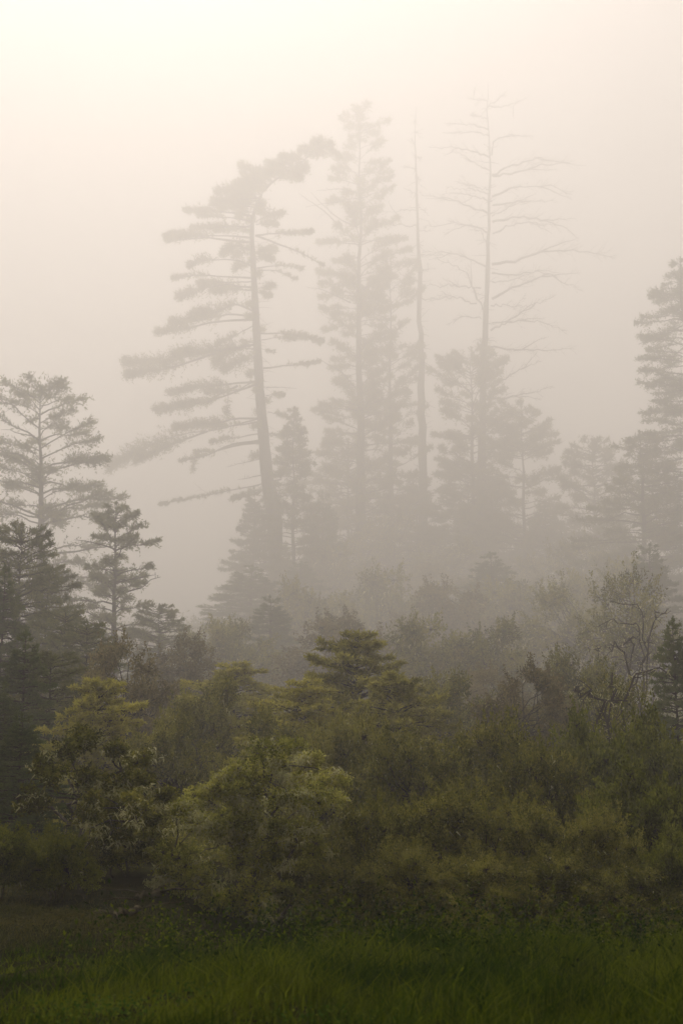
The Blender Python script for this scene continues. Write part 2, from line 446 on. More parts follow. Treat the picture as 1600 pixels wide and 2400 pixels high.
def make_broadleaf(name, H, W, nc, per, ll, lw, mats, label, cat, group=None, loc=(0, 0, 0), low=0.03, lichen=0, stems=3, rz=0.55, spiky=0.0, lich_mat='lichen', flatten=1.0):
    root = thing(name, loc, label, cat, group)
    wood, leaf, lich = Buf(), Buf(), Buf()
    bases = [np.array([RNG.normal(0, 0.06 * W), RNG.normal(0, 0.06 * W), -0.3]) for _ in range(stems)]
    forks = []
    tk = None
    for bs in bases:
        trunkb = Buf()
        f = np.array([bs[0] * 3 + RNG.normal(0, W * .08), bs[1] * 3 + RNG.normal(0, W * .08), H * RNG.uniform(0.3, 0.5)])
        limb(trunkb, bs, f, 0.012 * H + 0.03, 7); forks.append(f)
        tk = trunkb.obj('trunk', mats[0], root, True)
    for q in range(nc):
        a = RNG.random() * 6.283; e = math.asin(RNG.uniform(-0.45, 1.0))
        rr = RNG.uniform(0.45, 1.05) if q % 3 else RNG.uniform(0.8, 1.12)
        c = np.array([math.cos(a) * math.cos(e) * W / 2 * rr, math.sin(a) * math.cos(e) * W / 2 * rr,
                      H * (low + (1 - low) * (0.38 + 0.56 * math.sin(e) * rr))])
        c[2] = max(c[2], H * 0.05)
        f = forks[RNG.integers(len(forks))]
        limb(wood, f, c, 0.02 + 0.004 * H, 4)
        s = RNG.uniform(0.7, 1.3)
        clump(leaf, c, W * 0.095 * s * flatten, W * 0.095 * rz * s, int(per * s), ll, lw, 0.25 + 0.5 * RNG.random(), wood)
        for _ in range(2):                       # stray shoots beyond the outline
            dsh = norm(c - np.array([0, 0, H * .35]) + RNG.normal(size=3) * W * .15); q0 = c + dsh * W * 0.05; l_ = W * RNG.uniform(0.07, 0.16)
            kk_ = 26; tt = RNG.random(kk_)[:, None]
            leaf.leaves(q0 + dsh * tt * l_ + RNG.normal(size=(kk_, 3)) * ll * .35, norm(dsh + RNG.normal(size=(kk_, 3)) * .7), ll * RNG.uniform(.6, 1.2, kk_), lw, 0.3 + 0.6 * RNG.random(kk_))
        if spiky and RNG.random() < spiky:
            clump(leaf, c + np.array([0, 0, W * 0.12]), W * 0.035, W * 0.1, per // 4, ll, lw, 0.5)
        if lichen and RNG.random() < 0.7:
            strands(lich, c - np.array([0, 0, W * 0.02]), W * 0.07, lichen, ll * 1.5, ll * 0.5)
    wood.obj('limbs', mats[0], tk)
    leaf.obj('crown', mats[1], root)
    if lichen: lich.obj('lichen', M[lich_mat], root)
    return root

# ------------------------------------------------------------------ the leaning, wind-swept pine
def base_at(px, Y):
    x = at(px, 1500, Y)[0]
    return np.array([x, wy(Y), float(gz(x, wy(Y)))])

YA = 150.0
KA = kk(YA)
def ZA(zx, zy, dY=0.0): return at(200 + zx / 1.96, 200 + zy / 1.96, YA + dY)

def leaning_pine():
    bs = base_at(648, YA)
    root = thing('pine_tree', tuple(bs), 'leaning pine with long flat boughs and a crest bent over to the right', 'tree')
    tp = [bs + np.array([0, 0, -1.0]), ZA(870, 2000), ZA(835, 1800), ZA(800, 1400), ZA(785, 1100), ZA(775, 900), ZA(765, 700), ZA(769, 600), ZA(800, 520),
          ZA(832, 465), ZA(885, 425), ZA(950, 392), ZA(1000, 350), ZA(1050, 292), ZA(1118, 268)]
    s = wy(YA) / F / 1.96
    tr = [0.95, 36 * s, 30 * s, 23 * s, 18 * s, 14.5 * s, 11.5 * s, 9.5 * s, 7.5 * s, 6 * s, 5 * s, 4.2 * s, 3.2 * s, 2.2 * s, 1.2 * s]
    tw = Buf()
    trunk_tube(tw, [p - bs for p in tp], tr, 12, 60)
    trunk = tw.obj('trunk', M['bark_grey'], root, True)
    def bough(pts, f0, twig, dens=9, rise=0.22, flat=0.30, r=None, dY=None, bare=0, tuft=0.26):
        dY = RNG.normal(0, 1.4) if dY is None else dY
        n = len(pts)
        P = [ZA(x, y, dY * k / (n - 1) * 2.2) - bs for k, (x, y) in enumerate(pts)]
        P, L = resample(P, 10); P = wobble(P, 0.05)
        w_, l_ = Buf(), Buf()
        r = r or 0.035 + 0.012 * L
        w_.tube(P, np.linspace(r, r * 0.25, 10), 5)
        if dens: spray(w_, l_, P, f0, twig * KA * 1.2, dens * 0.72, tuft * 2.0, rise + 0.08, flat + 0.15, 0.05)
        if bare: bare_twigs(w_, P, 0.15, bare, L * 0.2, 0.036)
        bo = w_.obj('branch', M['bark_grey'], root)
        l_.obj('foliage', M['needles'], bo)
    d = 22
    # crest bent to the right
    bough([(885, 425), (950, 395), (1010, 370)], 0.0, 1.1, d, 0.1, 0.35)
    bough([(940, 395), (890, 372), (840, 355)], 0.1, 0.9, d)
    bough([(985, 362), (950, 338), (905, 325)], 0.1, 0.8, d)
    bough([(1000, 350), (1050, 290), (1125, 266)], 0.0, 0.9, d + 4, 0.05, 0.4)
    bough([(1050, 292), (1120, 290), (1165, 325)], 0.1, 0.8, d)
    bough([(880, 428), (930, 425), (990, 432)], 0.1, 0.7, d)
    bough([(860, 440), (790, 405), (712, 372)], 0.1, 1.2, d + 4, 0.25, 0.4)
    bough([(840, 455), (770, 425), (730, 415)], 0.0, 1.2, d)
    bough([(820, 480), (760, 460), (690, 465)], 0.05, 1.3, d + 4)
    bough([(800, 520), (720, 480), (610, 490)], 0.1, 1.6, d + 6, 0.3, 0.4)
    bough([(795, 530), (700, 520), (592, 540)], 0.1, 1.7, d + 6, 0.25, 0.4)
    bough([(780, 560), (690, 550), (620, 570)], 0.1, 1.2, d)
    bough([(772, 600), (680, 585), (560, 575), (462, 578)], 0.3, 1.0, d)
    bough([(770, 625), (650, 605), (520, 600)], 0.35, 0.7, 14)
    bough([(766, 650), (650, 650), (490, 658)], 0.15, 0.9, d)
    bough([(764, 640), (700, 660), (600, 668)], 0.1, 1.0, d)
    bough([(760, 722), (640, 712), (500, 690), (372, 698)], 0.42, 1.1, d + 6)
    bough([(762, 700), (660, 690), (540, 690), (400, 685)], 0.45, 0.9, d)
    bough([(762, 720), (560, 700), (385, 710)], 0.75, 1.0, d)
    bough([(764, 760), (700, 735), (640, 770)], 0.05, 1.5, d + 6, 0.2, 0.5)
    bough([(766, 780), (720, 770), (690, 780)], 0.05, 1.3, d + 6, 0.2, 0.5)
    bough([(768, 830), (690, 800), (560, 800), (476, 830)], 0.5, 1.0, d + 4)
    bough([(768, 830), (720, 830), (690, 845)], 0.05, 1.2, d)
    bough([(770, 885), (640, 880), (520, 870), (402, 888)], 0.45, 0.6, 12, bare=5)
    bough([(770, 900), (640, 905), (520, 905)], 0.3, 0.7, 14, bare=3)
    bough([(776, 930), (660, 915), (540, 930), (436, 975)], 0.25, 1.5, d + 6)
    bough([(776, 945), (680, 935), (590, 950)], 0.05, 1.3, d + 4)
    bough([(778, 1040), (690, 1000), (600, 1045), (500, 1050)], 0.15, 1.5, d + 8, 0.2, 0.45)
    bough([(780, 1060), (660, 1050), (520, 1080), (400, 1090)], 0.3, 1.4, d + 6)
    bough([(780, 1075), (600, 1085), (450, 1120), (332, 1135)], 0.55, 1.2, d + 4)
    bough([(784, 1100), (720, 1130), (650, 1170), (605, 1190)], 0.2, 0.7, 12, bare=4)
    bough([(786, 1215), (720, 1205), (640, 1230), (600, 1270)], 0.05, 1.7, d + 10, 0.1, 0.5)
    bough([(786, 1250), (720, 1260), (640, 1300)], 0.05, 1.5, d + 8, 0.1, 0.5)
    bough([(786, 1190), (640, 1215), (520, 1225), (420, 1235)], 0.2, 1.6, d + 6, 0.2, 0.45)
    bough([(700, 1205), (480, 1240), (330, 1280), (185, 1270)], 0.2, 1.7, d + 10, 0.2, 0.5)
    bough([(640, 1215), (420, 1290), (300, 1310), (195, 1330)], 0.35, 1.4, d + 6, 0.1, 0.5)
    bough([(792, 1360), (660, 1370), (540, 1385), (395, 1415)], 0.25, 1.3, d + 8)
    bough([(792, 1350), (700, 1400), (560, 1410)], 0.3, 1.0, d)
    bough([(792, 1370), (660, 1420), (560, 1455), (440, 1470)], 0.45, 1.0, d + 4)
    bough([(700, 1380), (560, 1450), (430, 1480), (328, 1490)], 0.4, 1.2, d + 8, 0.15, 0.45)
    bough([(660, 1390), (655, 1450), (650, 1510)], 0.3, 0.5, 8, bare=3)
    bough([(796, 1530), (700, 1530), (560, 1560), (412, 1572)], 0.25, 1.2, d + 8)
    bough([(800, 1545), (640, 1570), (500, 1560)], 0.2, 1.1, d)
    bough([(800, 1530), (620, 1580), (440, 1600), (280, 1660), (115, 1755)], 0.48, 1.7, d + 10, 0.15, 0.45, r=0.17)
    bough([(560, 1590), (420, 1640), (330, 1680), (240, 1720)], 0.1, 1.5, d + 6, 0.1, 0.45)
    bough([(800, 1600), (680, 1620), (580, 1640)], 0.3, 0.8, 10, bare=8)
    bough([(802, 1640), (700, 1650), (600, 1680), (510, 1680), (495, 1770)], 0.3, 0.5, 5, bare=14)
    bough([(802, 1630), (660, 1650), (560, 1700), (440, 1725)], 0.3, 0.5, 5, bare=14)
    bough([(806, 1715), (720, 1735), (650, 1752)], 0.3, 0.4, 0, bare=9)
    bough([(820, 1790), (760, 1800), (700, 1812)], 0.3, 0.4, 0, bare=7)
    bough([(900, 1810), (700, 1855), (520, 1890), (345, 1925)], 0.3, 0.35, 7, bare=5, r=0.16)
    bough([(850, 1850), (760, 1880), (680, 1900)], 0.2, 0.8, d)
    # the crest is the bushiest part
    for x0_, y0_, x1_, y1_ in [(1010, 345, 960, 330), (1030, 320, 990, 300), (960, 385, 900, 350), (920, 405, 860, 370), (905, 415, 850, 400), (880, 430, 800, 395), (860, 445, 780, 420), (845, 455, 740, 440),
                               (835, 465, 700, 455), (825, 480, 720, 490), (810, 500, 680, 510), (800, 520, 660, 530), (790, 545, 690, 560), (985, 362, 1005, 385), (950, 392, 975, 415), (1060, 288, 1010, 300), (1090, 278, 1060, 262),
                               (1040, 305, 1085, 315), (775, 580, 700, 600), (775, 560, 810, 590)]:
        bough([(x0_, y0_), ((x0_ + x1_) / 2, (y0_ + y1_) / 2 - 6), (x1_, y1_)], 0.0, 1.15, d + 4, 0.2, 0.4)
    # right-hand side
    bough([(790, 622), (850, 598), (902, 590)], 0.15, 1.1, d + 4)
    bough([(786, 640), (830, 632), (870, 640)], 0.1, 0.8, d)
    bough([(782, 690), (880, 680), (960, 680), (1040, 672)], 0.2, 0.5, 14, bare=3)
    bough([(782, 690), (900, 735), (1000, 775), (1095, 832)], 0.3, 0.35, 3, bare=8)
    bough([(785, 770), (830, 750), (862, 760)], 0.05, 1.2, d + 4)
    bough([(785, 800), (820, 790), (850, 800)], 0.05, 0.9, d)
    bough([(788, 840), (850, 830), (930, 830), (992, 842)], 0.2, 0.5, 8, bare=6)
    bough([(790, 850), (870, 850), (965, 888)], 0.2, 0.5, 5, bare=6)
    bough([(792, 935), (830, 925), (862, 922)], 0.05, 0.9, d + 4)
    bough([(792, 950), (825, 960), (845, 968)], 0.05, 0.6, d)
    bough([(806, 1140), (900, 1140), (1000, 1155), (1082, 1178)], 0.25, 0.9, d, 0.15)
    bough([(808, 1170), (880, 1160), (960, 1165)], 0.3, 0.6, 14)
    bough([(812, 1210), (840, 1222), (862, 1226)], 0.2, 0.3, 8, bare=3)
    bough([(818, 1300), (920, 1290), (1000, 1280), (1075, 1270)], 0.25, 0.5, 9, bare=6)
    bough([(830, 1388), (900, 1388), (972, 1392)], 0.2, 0.3, 0, bare=6)
    bough([(832, 1425), (870, 1420), (908, 1425)], 0.1, 0.6, 14)
    bough([(838, 1500), (880, 1510), (920, 1520)], 0.1, 0.5, 12, bare=2)
    bough([(846, 1600), (880, 1610), (905, 1620)], 0.1, 0.4, 8, bare=3)
    # boughs growing towards and away from the viewer, and short stubs
    for zy in np.linspace(480, 1700, 20):
        xc = np.interp(zy, [480, 520, 600, 700, 900, 1100, 1400, 1800], [822, 800, 769, 765, 775, 785, 800, 835])
        sg = RNG.choice([-1, 1]); dx = RNG.uniform(-70, 25)
        bough([(xc, zy), (xc + dx * .6, zy - 8), (xc + dx, zy + RNG.uniform(-5, 25))], 0.25, 0.9, 12, dY=sg * RNG.uniform(0.8, 1.6))
    sw = Buf()
    for zy in np.linspace(700, 1750, 70):
        xc = np.interp(zy, [700, 900, 1100, 1400, 1800], [765, 775, 785, 800, 835])
        p = ZA(xc, zy) - bs; dd = norm(np.array([RNG.choice([-1, 1, 1]) * 1.0, RNG.normal(), RNG.normal(-0.1, 0.3)]))
        l = RNG.uniform(0.8, 2.6) * KA
        sw.tube(wobble([p, p + dd * l * .6, p + dd * l + np.array([0, 0, RNG.normal(0, .15)])], 0.05), [0.05, 0.035, 0.012], 4)
    sw.obj('stubs', M['bark_grey'], trunk)
leaning_pine()

# ------------------------------------------------------------------ the two dead trees
def dead_tree(label, Y, tpts, trad, branches, stubs, src, mat, twn=8):
    P = [src(x, y, Y) for x, y in tpts]
    K = kk(Y)
    bx = P[0][0]; bs = np.array([bx, wy(Y), float(gz(bx, wy(Y)))]); trad = [q * K for q in trad]
    root = thing('dead_tree', tuple(bs), label, 'tree', None)
    tw = Buf()
    pts = [np.array([0, 0, -0.8])] + [p - bs for p in P]
    pts, _ = resample(pts, 40); rd = np.interp(np.linspace(0, 1, 40), np.linspace(0, 1, len(trad) + 1), [trad[0] * 1.25] + list(trad))
    pts[2:-1] += RNG.normal(size=(37, 3)) * 0.07 * K * np.array([1, 1, 0.2])
    tw.tube(pts, rd * (1 + 0.07 * RNG.normal(size=40)), 9)
    trunk = tw.obj('trunk', mat, root, True)
    for br in branches:
        dY = RNG.normal(0, 2.0); n = len(br)
        p = np.array([src(x, y, Y + dY * k / (n - 1)) - bs for k, (x, y) in enumerate(br)])
        p, L = resample(p, 18); p = wobble(p, 0.17)
        w_ = Buf(); r = 0.05 + 0.011 * L
        w_.tube(p, np.linspace(r, 0.04, 18) * (1 + 0.12 * RNG.normal(size=18)), 5)
        bare_twigs(w_, p, 0.15, int(twn * L / 6) + 3, 0.20 * L + 0.8, 0.04, 0.7)
        # a fork off the limb
        k = int(RNG.uniform(6, 12)); d = norm(p[k + 1] - p[k] + np.array([0, 0, RNG.normal(0, .5)]) * .6 + RNG.normal(size=3) * .12)
        f = wobble([p[k] + d * t * L * .38 + np.array([0, 0, -.06 * t * t * L * .38]) for t in np.linspace(0, 1, 7)], 0.12)
        w_.tube(f, np.linspace(r * .6, 0.035, 7), 4); bare_twigs(w_, f, 0.2, 7, 0.1 * L + 0.6, 0.035)
        w_.obj('branch', mat, root)
    sw = Buf()
    for _ in range(stubs):
        i0 = int(RNG.uniform(6, 39)); p = pts[i0]
        dd = norm(np.array([RNG.normal(), RNG.normal(), RNG.normal(0.05, 0.35)])); l = RNG.uniform(0.4, 3.2) * K * (1 - 0.5 * i0 / 40)
        q = wobble([p, p + dd * l * .35, p + dd * l * .7, p + dd * l], 0.12)
        sw.tube(q, [0.09, 0.07, 0.05, 0.02], 4)
        if l > 2: bare_twigs(sw, q, 0.3, 3, l * .35, 0.03)
    sw.obj('stubs', mat, trunk)

def ZE(zx, zy, Y): return at(800 + zx / 1.96, 150 + zy / 1.96, Y)
dead_tree('tall dead tree with long bare drooping branches on both sides', 172.0,
    [(640, 1900), (655, 1330), (668, 1000), (680, 700), (684, 500), (675, 300), (668, 180), (672, 90)],
    [0.62, 0.55, 0.42, 0.36, 0.28, 0.17, 0.09, 0.025],
    [[(668, 170), (620, 162), (575, 155)], [(668, 200), (740, 195), (800, 180), (850, 158)], [(672, 190), (710, 170), (760, 120)],
     [(672, 250), (630, 240), (588, 238)], [(674, 300), (600, 280), (530, 275), (465, 270)], [(676, 330), (600, 310), (500, 318), (460, 320)],
     [(690, 420), (700, 350), (750, 332), (820, 328), (880, 335)], [(680, 430), (600, 400), (520, 385), (400, 382)], [(682, 490), (600, 450), (540, 410), (500, 395)],
     [(690, 510), (780, 470), (880, 438), (960, 445), (1050, 455)], [(695, 515), (800, 500), (900, 470), (1000, 455), (1120, 468)],
     [(684, 580), (600, 560), (520, 540)], [(684, 600), (600, 575), (480, 570)], [(690, 610), (760, 575), (860, 565), (960, 560), (1060, 600)],
     [(690, 630), (620, 610), (520, 590), (460, 600)], [(692, 650), (760, 640), (830, 628), (990, 632)], [(682, 690), (600, 660), (500, 620), (360, 600)],
     [(690, 700), (730, 680), (800, 645), (860, 640)], [(692, 725), (800, 700), (900, 715), (1010, 745), (1090, 805)],
     [(694, 780), (760, 745), (850, 725), (980, 740)], [(670, 775), (600, 740), (500, 730), (380, 745)], [(664, 820), (640, 770), (580, 745)],
     [(690, 920), (780, 905), (860, 880), (960, 858), (1080, 855), (1260, 892)], [(660, 930), (560, 880), (460, 862), (370, 865)],
     [(648, 1130), (610, 1050), (580, 970), (530, 930), (440, 895)], [(690, 960), (800, 970), (900, 945), (1000, 960)],
     [(690, 1000), (800, 990), (880, 1000)], [(690, 1080), (780, 1030), (860, 1000), (950, 960), (1060, 1020), (1110, 1045)],
     [(685, 1110), (780, 1110), (880, 1115)], [(685, 1225), (780, 1170), (880, 1110), (985, 1060)], [(690, 1190), (800, 1180), (900, 1180), (1030, 1225)],
     [(640, 1170), (560, 1160), (480, 1200)], [(655, 1300), (780, 1310), (920, 1315), (1070, 1310)], [(640, 1030), (520, 1020), (390, 1020)],
     [(620, 1100), (520, 1070), (400, 1085)], [(670, 1540), (780, 1530), (880, 1510), (970, 1480)], [(700, 1480), (850, 1380), (900, 1320)]],
    90, ZE, M['bark_grey'])
dead_tree('slender bare dead trunk with a needle thin top and few stubs', 186.0,
    [(372, 1800), (365, 1300), (360, 1050), (350, 750), (342, 480), (340, 330), (342, 200)],
    [0.62, 0.55, 0.45, 0.34, 0.22, 0.12, 0.03],
    [[(338, 480), (310, 475), (270, 472)], [(340, 430), (370, 430)], [(342, 520), (370, 535)], [(340, 600), (310, 580), (280, 570)],
     [(345, 670), (270, 672), (180, 690)], [(350, 745), (280, 740), (150, 735)], [(350, 660), (380, 670), (400, 700)],
     [(350, 770), (420, 765)], [(355, 950), (430, 940)], [(355, 930), (250, 910), (180, 900)], [(350, 880), (440, 872), (500, 880)], [(362, 1080), (440, 1080), (500, 1060)], [(355, 1000), (280, 990), (220, 1010)],
     [(338, 370), (320, 345)]],
    150, ZE, M['bark_grey'], 5)

# ------------------------------------------------------------------ tall conifers
def tree_size(px, top_py, Y):
    bs = base_at(px, Y)
    return bs, at(px, top_py, Y)[2] - bs[2]

def pf(pts):
    a, c = zip(*pts)
    return lambda t: float(np.interp(t, a, c))

bs, H = tree_size(845, 258, 176)
make_conifer('pine_tree', H, 0.75,
    pf([(0, 6), (0.25, 6.5), (0.45, 5.0), (0.50, 4.4), (0.62, 4.6), (0.68, 5.2), (0.735, 5.6), (0.75, 2.0), (0.79, 1.8), (0.80, 3.6), (0.86, 4.3), (0.89, 3.6), (0.93, 3.4), (0.97, 2.6), (1, 0.8)]),
    210, 0.12, (M['bark_grey'], M['needles']), 1.4, 0.30, 14, 0.5, 0.35,
    'tall narrow pine with a clumped round top, between the bent pine and the bare trunk', 'tree', None, tuple(bs), (-0.4, 0), None, 0.45, False, 4, 0.2, 0.45, K=kk(176))
# its bare side branches, left of the trunk below the top
root = [o for o in bpy.data.objects if o.type == 'EMPTY'][-1]
for br in ([(1220, 640), (1160, 610), (1080, 540), (1035, 490)], [(1240, 560), (1180, 530), (1080, 545), (1010, 560)], [(1240, 490), (1160, 475), (1060, 485)], [(1170, 650), (1100, 580), (980, 495)],
           [(1220, 1000), (1140, 960), (1080, 935), (1020, 930)], [(1240, 1390), (1180, 1320), (1060, 1250)]):
    w_ = Buf(); p = np.array([at(200 + x / 1.96, 200 + y / 1.96, 175) - bs for x, y in br]); p, L = resample(p, 10); p = wobble(p, 0.06)
    w_.tube(p, np.linspace(0.17, 0.05, 10), 4); bare_twigs(w_, p, 0.3, 8, 2.1, 0.04); w_.obj('branch', M['bark_grey'], root)

bs, H = tree_size(918, 600, 181)
make_conifer('pine_tree', H, 0.5, pf([(0, 5), (0.3, 5), (0.6, 3.8), (0.85, 3.4), (0.93, 3.2), (1, 1.0)]), 95, 0.2, (M['bark_grey'], M['needles']), 1.3, 0.3, 12, 0.7, 0.3,
    'shorter fork branched pine tucked between the tall narrow pine and the bare trunk', 'tree', None, tuple(bs), (0.3, 0), None, 0.5, False, 3, 0.3, 0.45, K=kk(181))

bs, H = tree_size(1115, 815, 168)
make_conifer('pine_tree', H, 0.45, pf([(0, 5), (0.3, 5.4), (0.6, 5.0), (0.8, 4.6), (0.92, 4.0), (1, 1.2)]), 110, 0.15, (M['bark_grey'], M['needles']), 1.5, 0.3, 12, 0.5, 0.25,
    'flat topped bushy pine standing in front of the tall dead tree trunk', 'tree', None, tuple(bs), (0, 0), None, 0.4, False, 3, 0.2, 0.45, K=kk(168))

bs, H = tree_size(686, 955, 140)
make_conifer('fir_tree', H, 0.3, pf([(0, 4.6), (0.3, 4.0), (0.6, 2.7), (0.85, 1.1), (1, 0.25)]), 150, 0.05, (M['bark'], M['needles']), 1.2, 0.26, 13, 0.35, 0.25,
    'young spire topped fir right beside the base of the leaning pine', 'tree', None, tuple(bs), (0, 0), None, 0.35, False, 0, 0.1, 0.3, K=kk(140))

bs, H = tree_size(1235, 950, 166)
make_conifer('pine_tree', H, 0.4, pf([(0, 5.5), (0.4, 5.8), (0.7, 5.0), (0.9, 3.5), (1, 1.5)]), 110, 0.1, (M['bark'], M['needles']), 1.5, 0.3, 12, 0.35, 0.25,
    'round topped conifer right of the tall dead tree, half lost in fog', 'tree', None, tuple(bs), (0, 0), None, 0.4, False, 0, 0.15, 0.45, K=kk(166))

# left group
bs, H = tree_size(94, 905, 89)
make_conifer('pine_tree', H, 0.42, pf([(0, 4.5), (0.3, 5.2), (0.55, 4.6), (0.75, 3.6), (0.90, 2.8), (1, 0.9)]), 96, 0.14, (M['bark'], M['needles']), 1.4, 0.17, 20, 0.55, 0.4,
    'tall open pine at the left edge with thin see-through boughs', 'tree', None, tuple(bs), (-1.0, 0), None, 0.45, True, 6, 0.25, 0.4, 0.08, K=kk(89))
bs, H = tree_size(270, 1178, 79)
make_conifer('pine_tree', H, 0.26, pf([(0, 2.6), (0.3, 2.8), (0.6, 2.3), (0.85, 1.7), (0.95, 0.8), (1, 0.3)]), 84, 0.12, (M['bark'], M['needles']), 1.1, 0.15, 20, 0.5, 0.35,
    'small open pine with a short pointed tip, right of the tall open pine', 'tree', None, tuple(bs), (-0.2, 0), None, 0.5, True, 4, 0.2, 0.4, 0.06, K=kk(79))
# right edge
bs, H = tree_size(1640, 600, 112)
make_conifer('fir_tree', H, 0.55, pf([(0, 5), (0.3, 4.6), (0.55, 3.8), (0.75, 3.6), (0.88, 2.9), (0.95, 1.3), (1, 0.3)]), 260, 0.05, (M['bark'], M['needles_dark']), 1.3, 0.17, 16, 0.2, 0.3,
    'big dark fir cut off by the right edge of the picture', 'tree', None, tuple(bs), (0, 0), None, 0.4, False, 3, 0.1, 0.3, K=kk(112))
bs, H = tree_size(1520, 1010, 112)
make_conifer('fir_tree', H, 0.4, pf([(0, 5.4), (0.4, 5.0), (0.7, 3.8), (0.9, 2.2), (1, 0.5)]), 120, 0.08, (M['bark'], M['needles']), 1.4, 0.2, 13, 0.3, 0.3,
    'broad foggy fir just left of the big dark fir at the edge', 'tree', None, tuple(bs), (0, 0), None, 0.45, False, 0, 0.15, 0.35, K=kk(112))

# ------------------------------------------------------------------ models for the trees of the hillside
src_fir = make_conifer('fir_tree', 12.0, 0.2, pf([(0, 3.2), (0.3, 2.9), (0.6, 2.0), (0.85, 0.9), (1, 0.2)]), 170, 0.04, (M['bark'], M['needles_dark']), 1.2, 0.17, 15, 0.25, 0.25, 'x', 'tree', None, (0, 0, 0), (0, 0), None, 0.4, False, 0, 0.1, 0.22)
src_gold = make_conifer('fir_tree', 10.0, 0.2, pf([(0, 3.6), (0.4, 3.4), (0.7, 2.5), (0.88, 1.4), (1, 0.3)]), 190, 0.03, (M['bark'], M['needles_gold']), 1.2, 0.21, 13, 0.45, 0.40, 'x', 'tree', None, (0, 0, 0), (0, 0), None, 0.6, False, 0, 0.12, 0.32)
src_pine = make_conifer('pine_tree', 14.0, 0.22, pf([(0, 3.0), (0.4, 3.4), (0.7, 2.8), (0.9, 1.9), (1, 0.7)]), 130, 0.08, (M['bark'], M['needles']), 1.4, 0.17, 15, 0.4, 0.3, 'x', 'tree', None, (0, 0, 0), (0, 0), None, 0.5, False, 3, 0.2, 0.4)
src_olive = make_broadleaf('broadleaf_tree', 7.0, 8.0, 75, 430, 0.19, 0.10, (M['bark'], M['leaf_olive']), 'x', 'tree', lichen=10)
src_brown = make_broadleaf('broadleaf_tree', 8.0, 7.0, 70, 430, 0.19, 0.10, (M['bark'], M['leaf_brown']), 'x', 'tree', lichen=14, lich_mat='blossom')
src_green = make_broadleaf('shrub', 4.0, 5.0, 75, 460, 0.135, 0.075, (M['bark'], M['leaf_green']), 'x', 'shrub', spiky=0.15)
src_brush = make_broadleaf('shrub', 4.6, 6.0, 90, 460, 0.135, 0.075, (M['bark'], M['leaf_olive']), 'x', 'shrub', spiky=0.3, lichen=5)
src_lace = make_broadleaf('broadleaf_tree', 8.0, 7.0, 55, 280, 0.16, 0.08, (M['bark_pale'], M['leaf_olive']), 'x', 'tree', lichen=20)
SRC = {'fir': (src_fir, 12.0, 6.4), 'gold': (src_gold, 10.0, 7.0), 'pine': (src_pine, 14.0, 6.4), 'olive': (src_olive, 7.0, 8.2), 'brown': (src_brown, 8.0, 7.2),
       'green': (src_green, 4.0, 5.2), 'brush': (src_brush, 4.6, 6.2), 'lace': (src_lace, 8.0, 7.2)}
used = set()
def put(kind, x, ytop, wd, Y, label, group=None):
    """tree of a kind whose top and width are read in the 1568-wide copy of the photograph, standing on the ground at distance Y"""
    o, H0, W0 = SRC[kind]
    px, py = x * 1.0204, ytop * 1.0204
    bs, H = tree_size(px, py, Y)
    W = wd * 1.0204 / F * wy(Y)
    sc = (W / W0, W / W0, max(0.5, H) / H0)
    rz = RNG.random() * 6.283
    if kind not in used:
        used.add(kind); o.location = tuple(bs); o.rotation_euler = (0, 0, rz); o.scale = sc; o['label'] = label
        if group: o['group'] = group
        return o
    return copy_thing(o, tuple(bs), rz, sc, label, group)

# far, in the fog
put('pine', 800, 1010, 190, 182, 'pale foggy pine left of the slender dead trunk, below the tall narrow pine')
put('fir', 960, 1080, 200, 180, 'faint fir behind the fog, below the slender bare dead trunk')
put('fir', 740, 1130, 170, 152, 'dim fir just right of the young spire topped fir')
put('pine', 1080, 1060, 220, 172, 'hazy pine below the flat topped bushy pine')
put('lace', 900, 1180, 260, 166, 'fog veiled tree with pale lichen branches in the middle of the hillside')
put('fir', 1260, 1150, 200, 165, 'soft grey fir below the round topped conifer')
put('pine', 1375, 1010, 190, 150, 'hazy pine between the round topped conifer and the broad fir on the right')
put('fir', 580, 1120, 170, 146, 'dim fir left of the young spire topped fir, under the long bare low branch')
put('lace', 1050, 1250, 260, 148, 'foggy lichen hung tree right of the middle of the hillside')
put('olive', 1210, 1290, 240, 140, 'foggy rounded tree below the soft grey fir')
put('olive', 760, 1265, 220, 140, 'foggy olive tree right of the broad dark fir, farther up the hillside')
put('brown', 980, 1300, 240, 130, 'fog paled brownish tree under the slender dead trunk')
put('olive', 1110, 1340, 220, 118, 'foggy rounded tree straight below the tall dead tree')
put('lace', 1340, 1240, 230, 122, 'fog softened lichen tree below the broad foggy fir')
put('fir', 1420, 1150, 200, 134, 'faint fir between the foggy pine and the right edge')
put('olive', 640, 1400, 260, 104, 'foggy olive tree at the right corner of the gap, before the broad dark fir')
put('brown', 930, 1450, 240, 88, 'reddish brown tree behind the golden layered fir')
put('olive', 1240, 1420, 230, 96, 'olive tree in fog left of the lichen covered tree with pale twigs')
put('brown', 1130, 1540, 220, 72, 'brown tree above the tall olive brush')
put('olive', 480, 1560, 210, 62, 'dim olive tree below the brownish flowering tree')
put('olive', 1330, 1500, 220, 68, 'dull olive tree behind the bright green shrubs, left of the arching twigs')
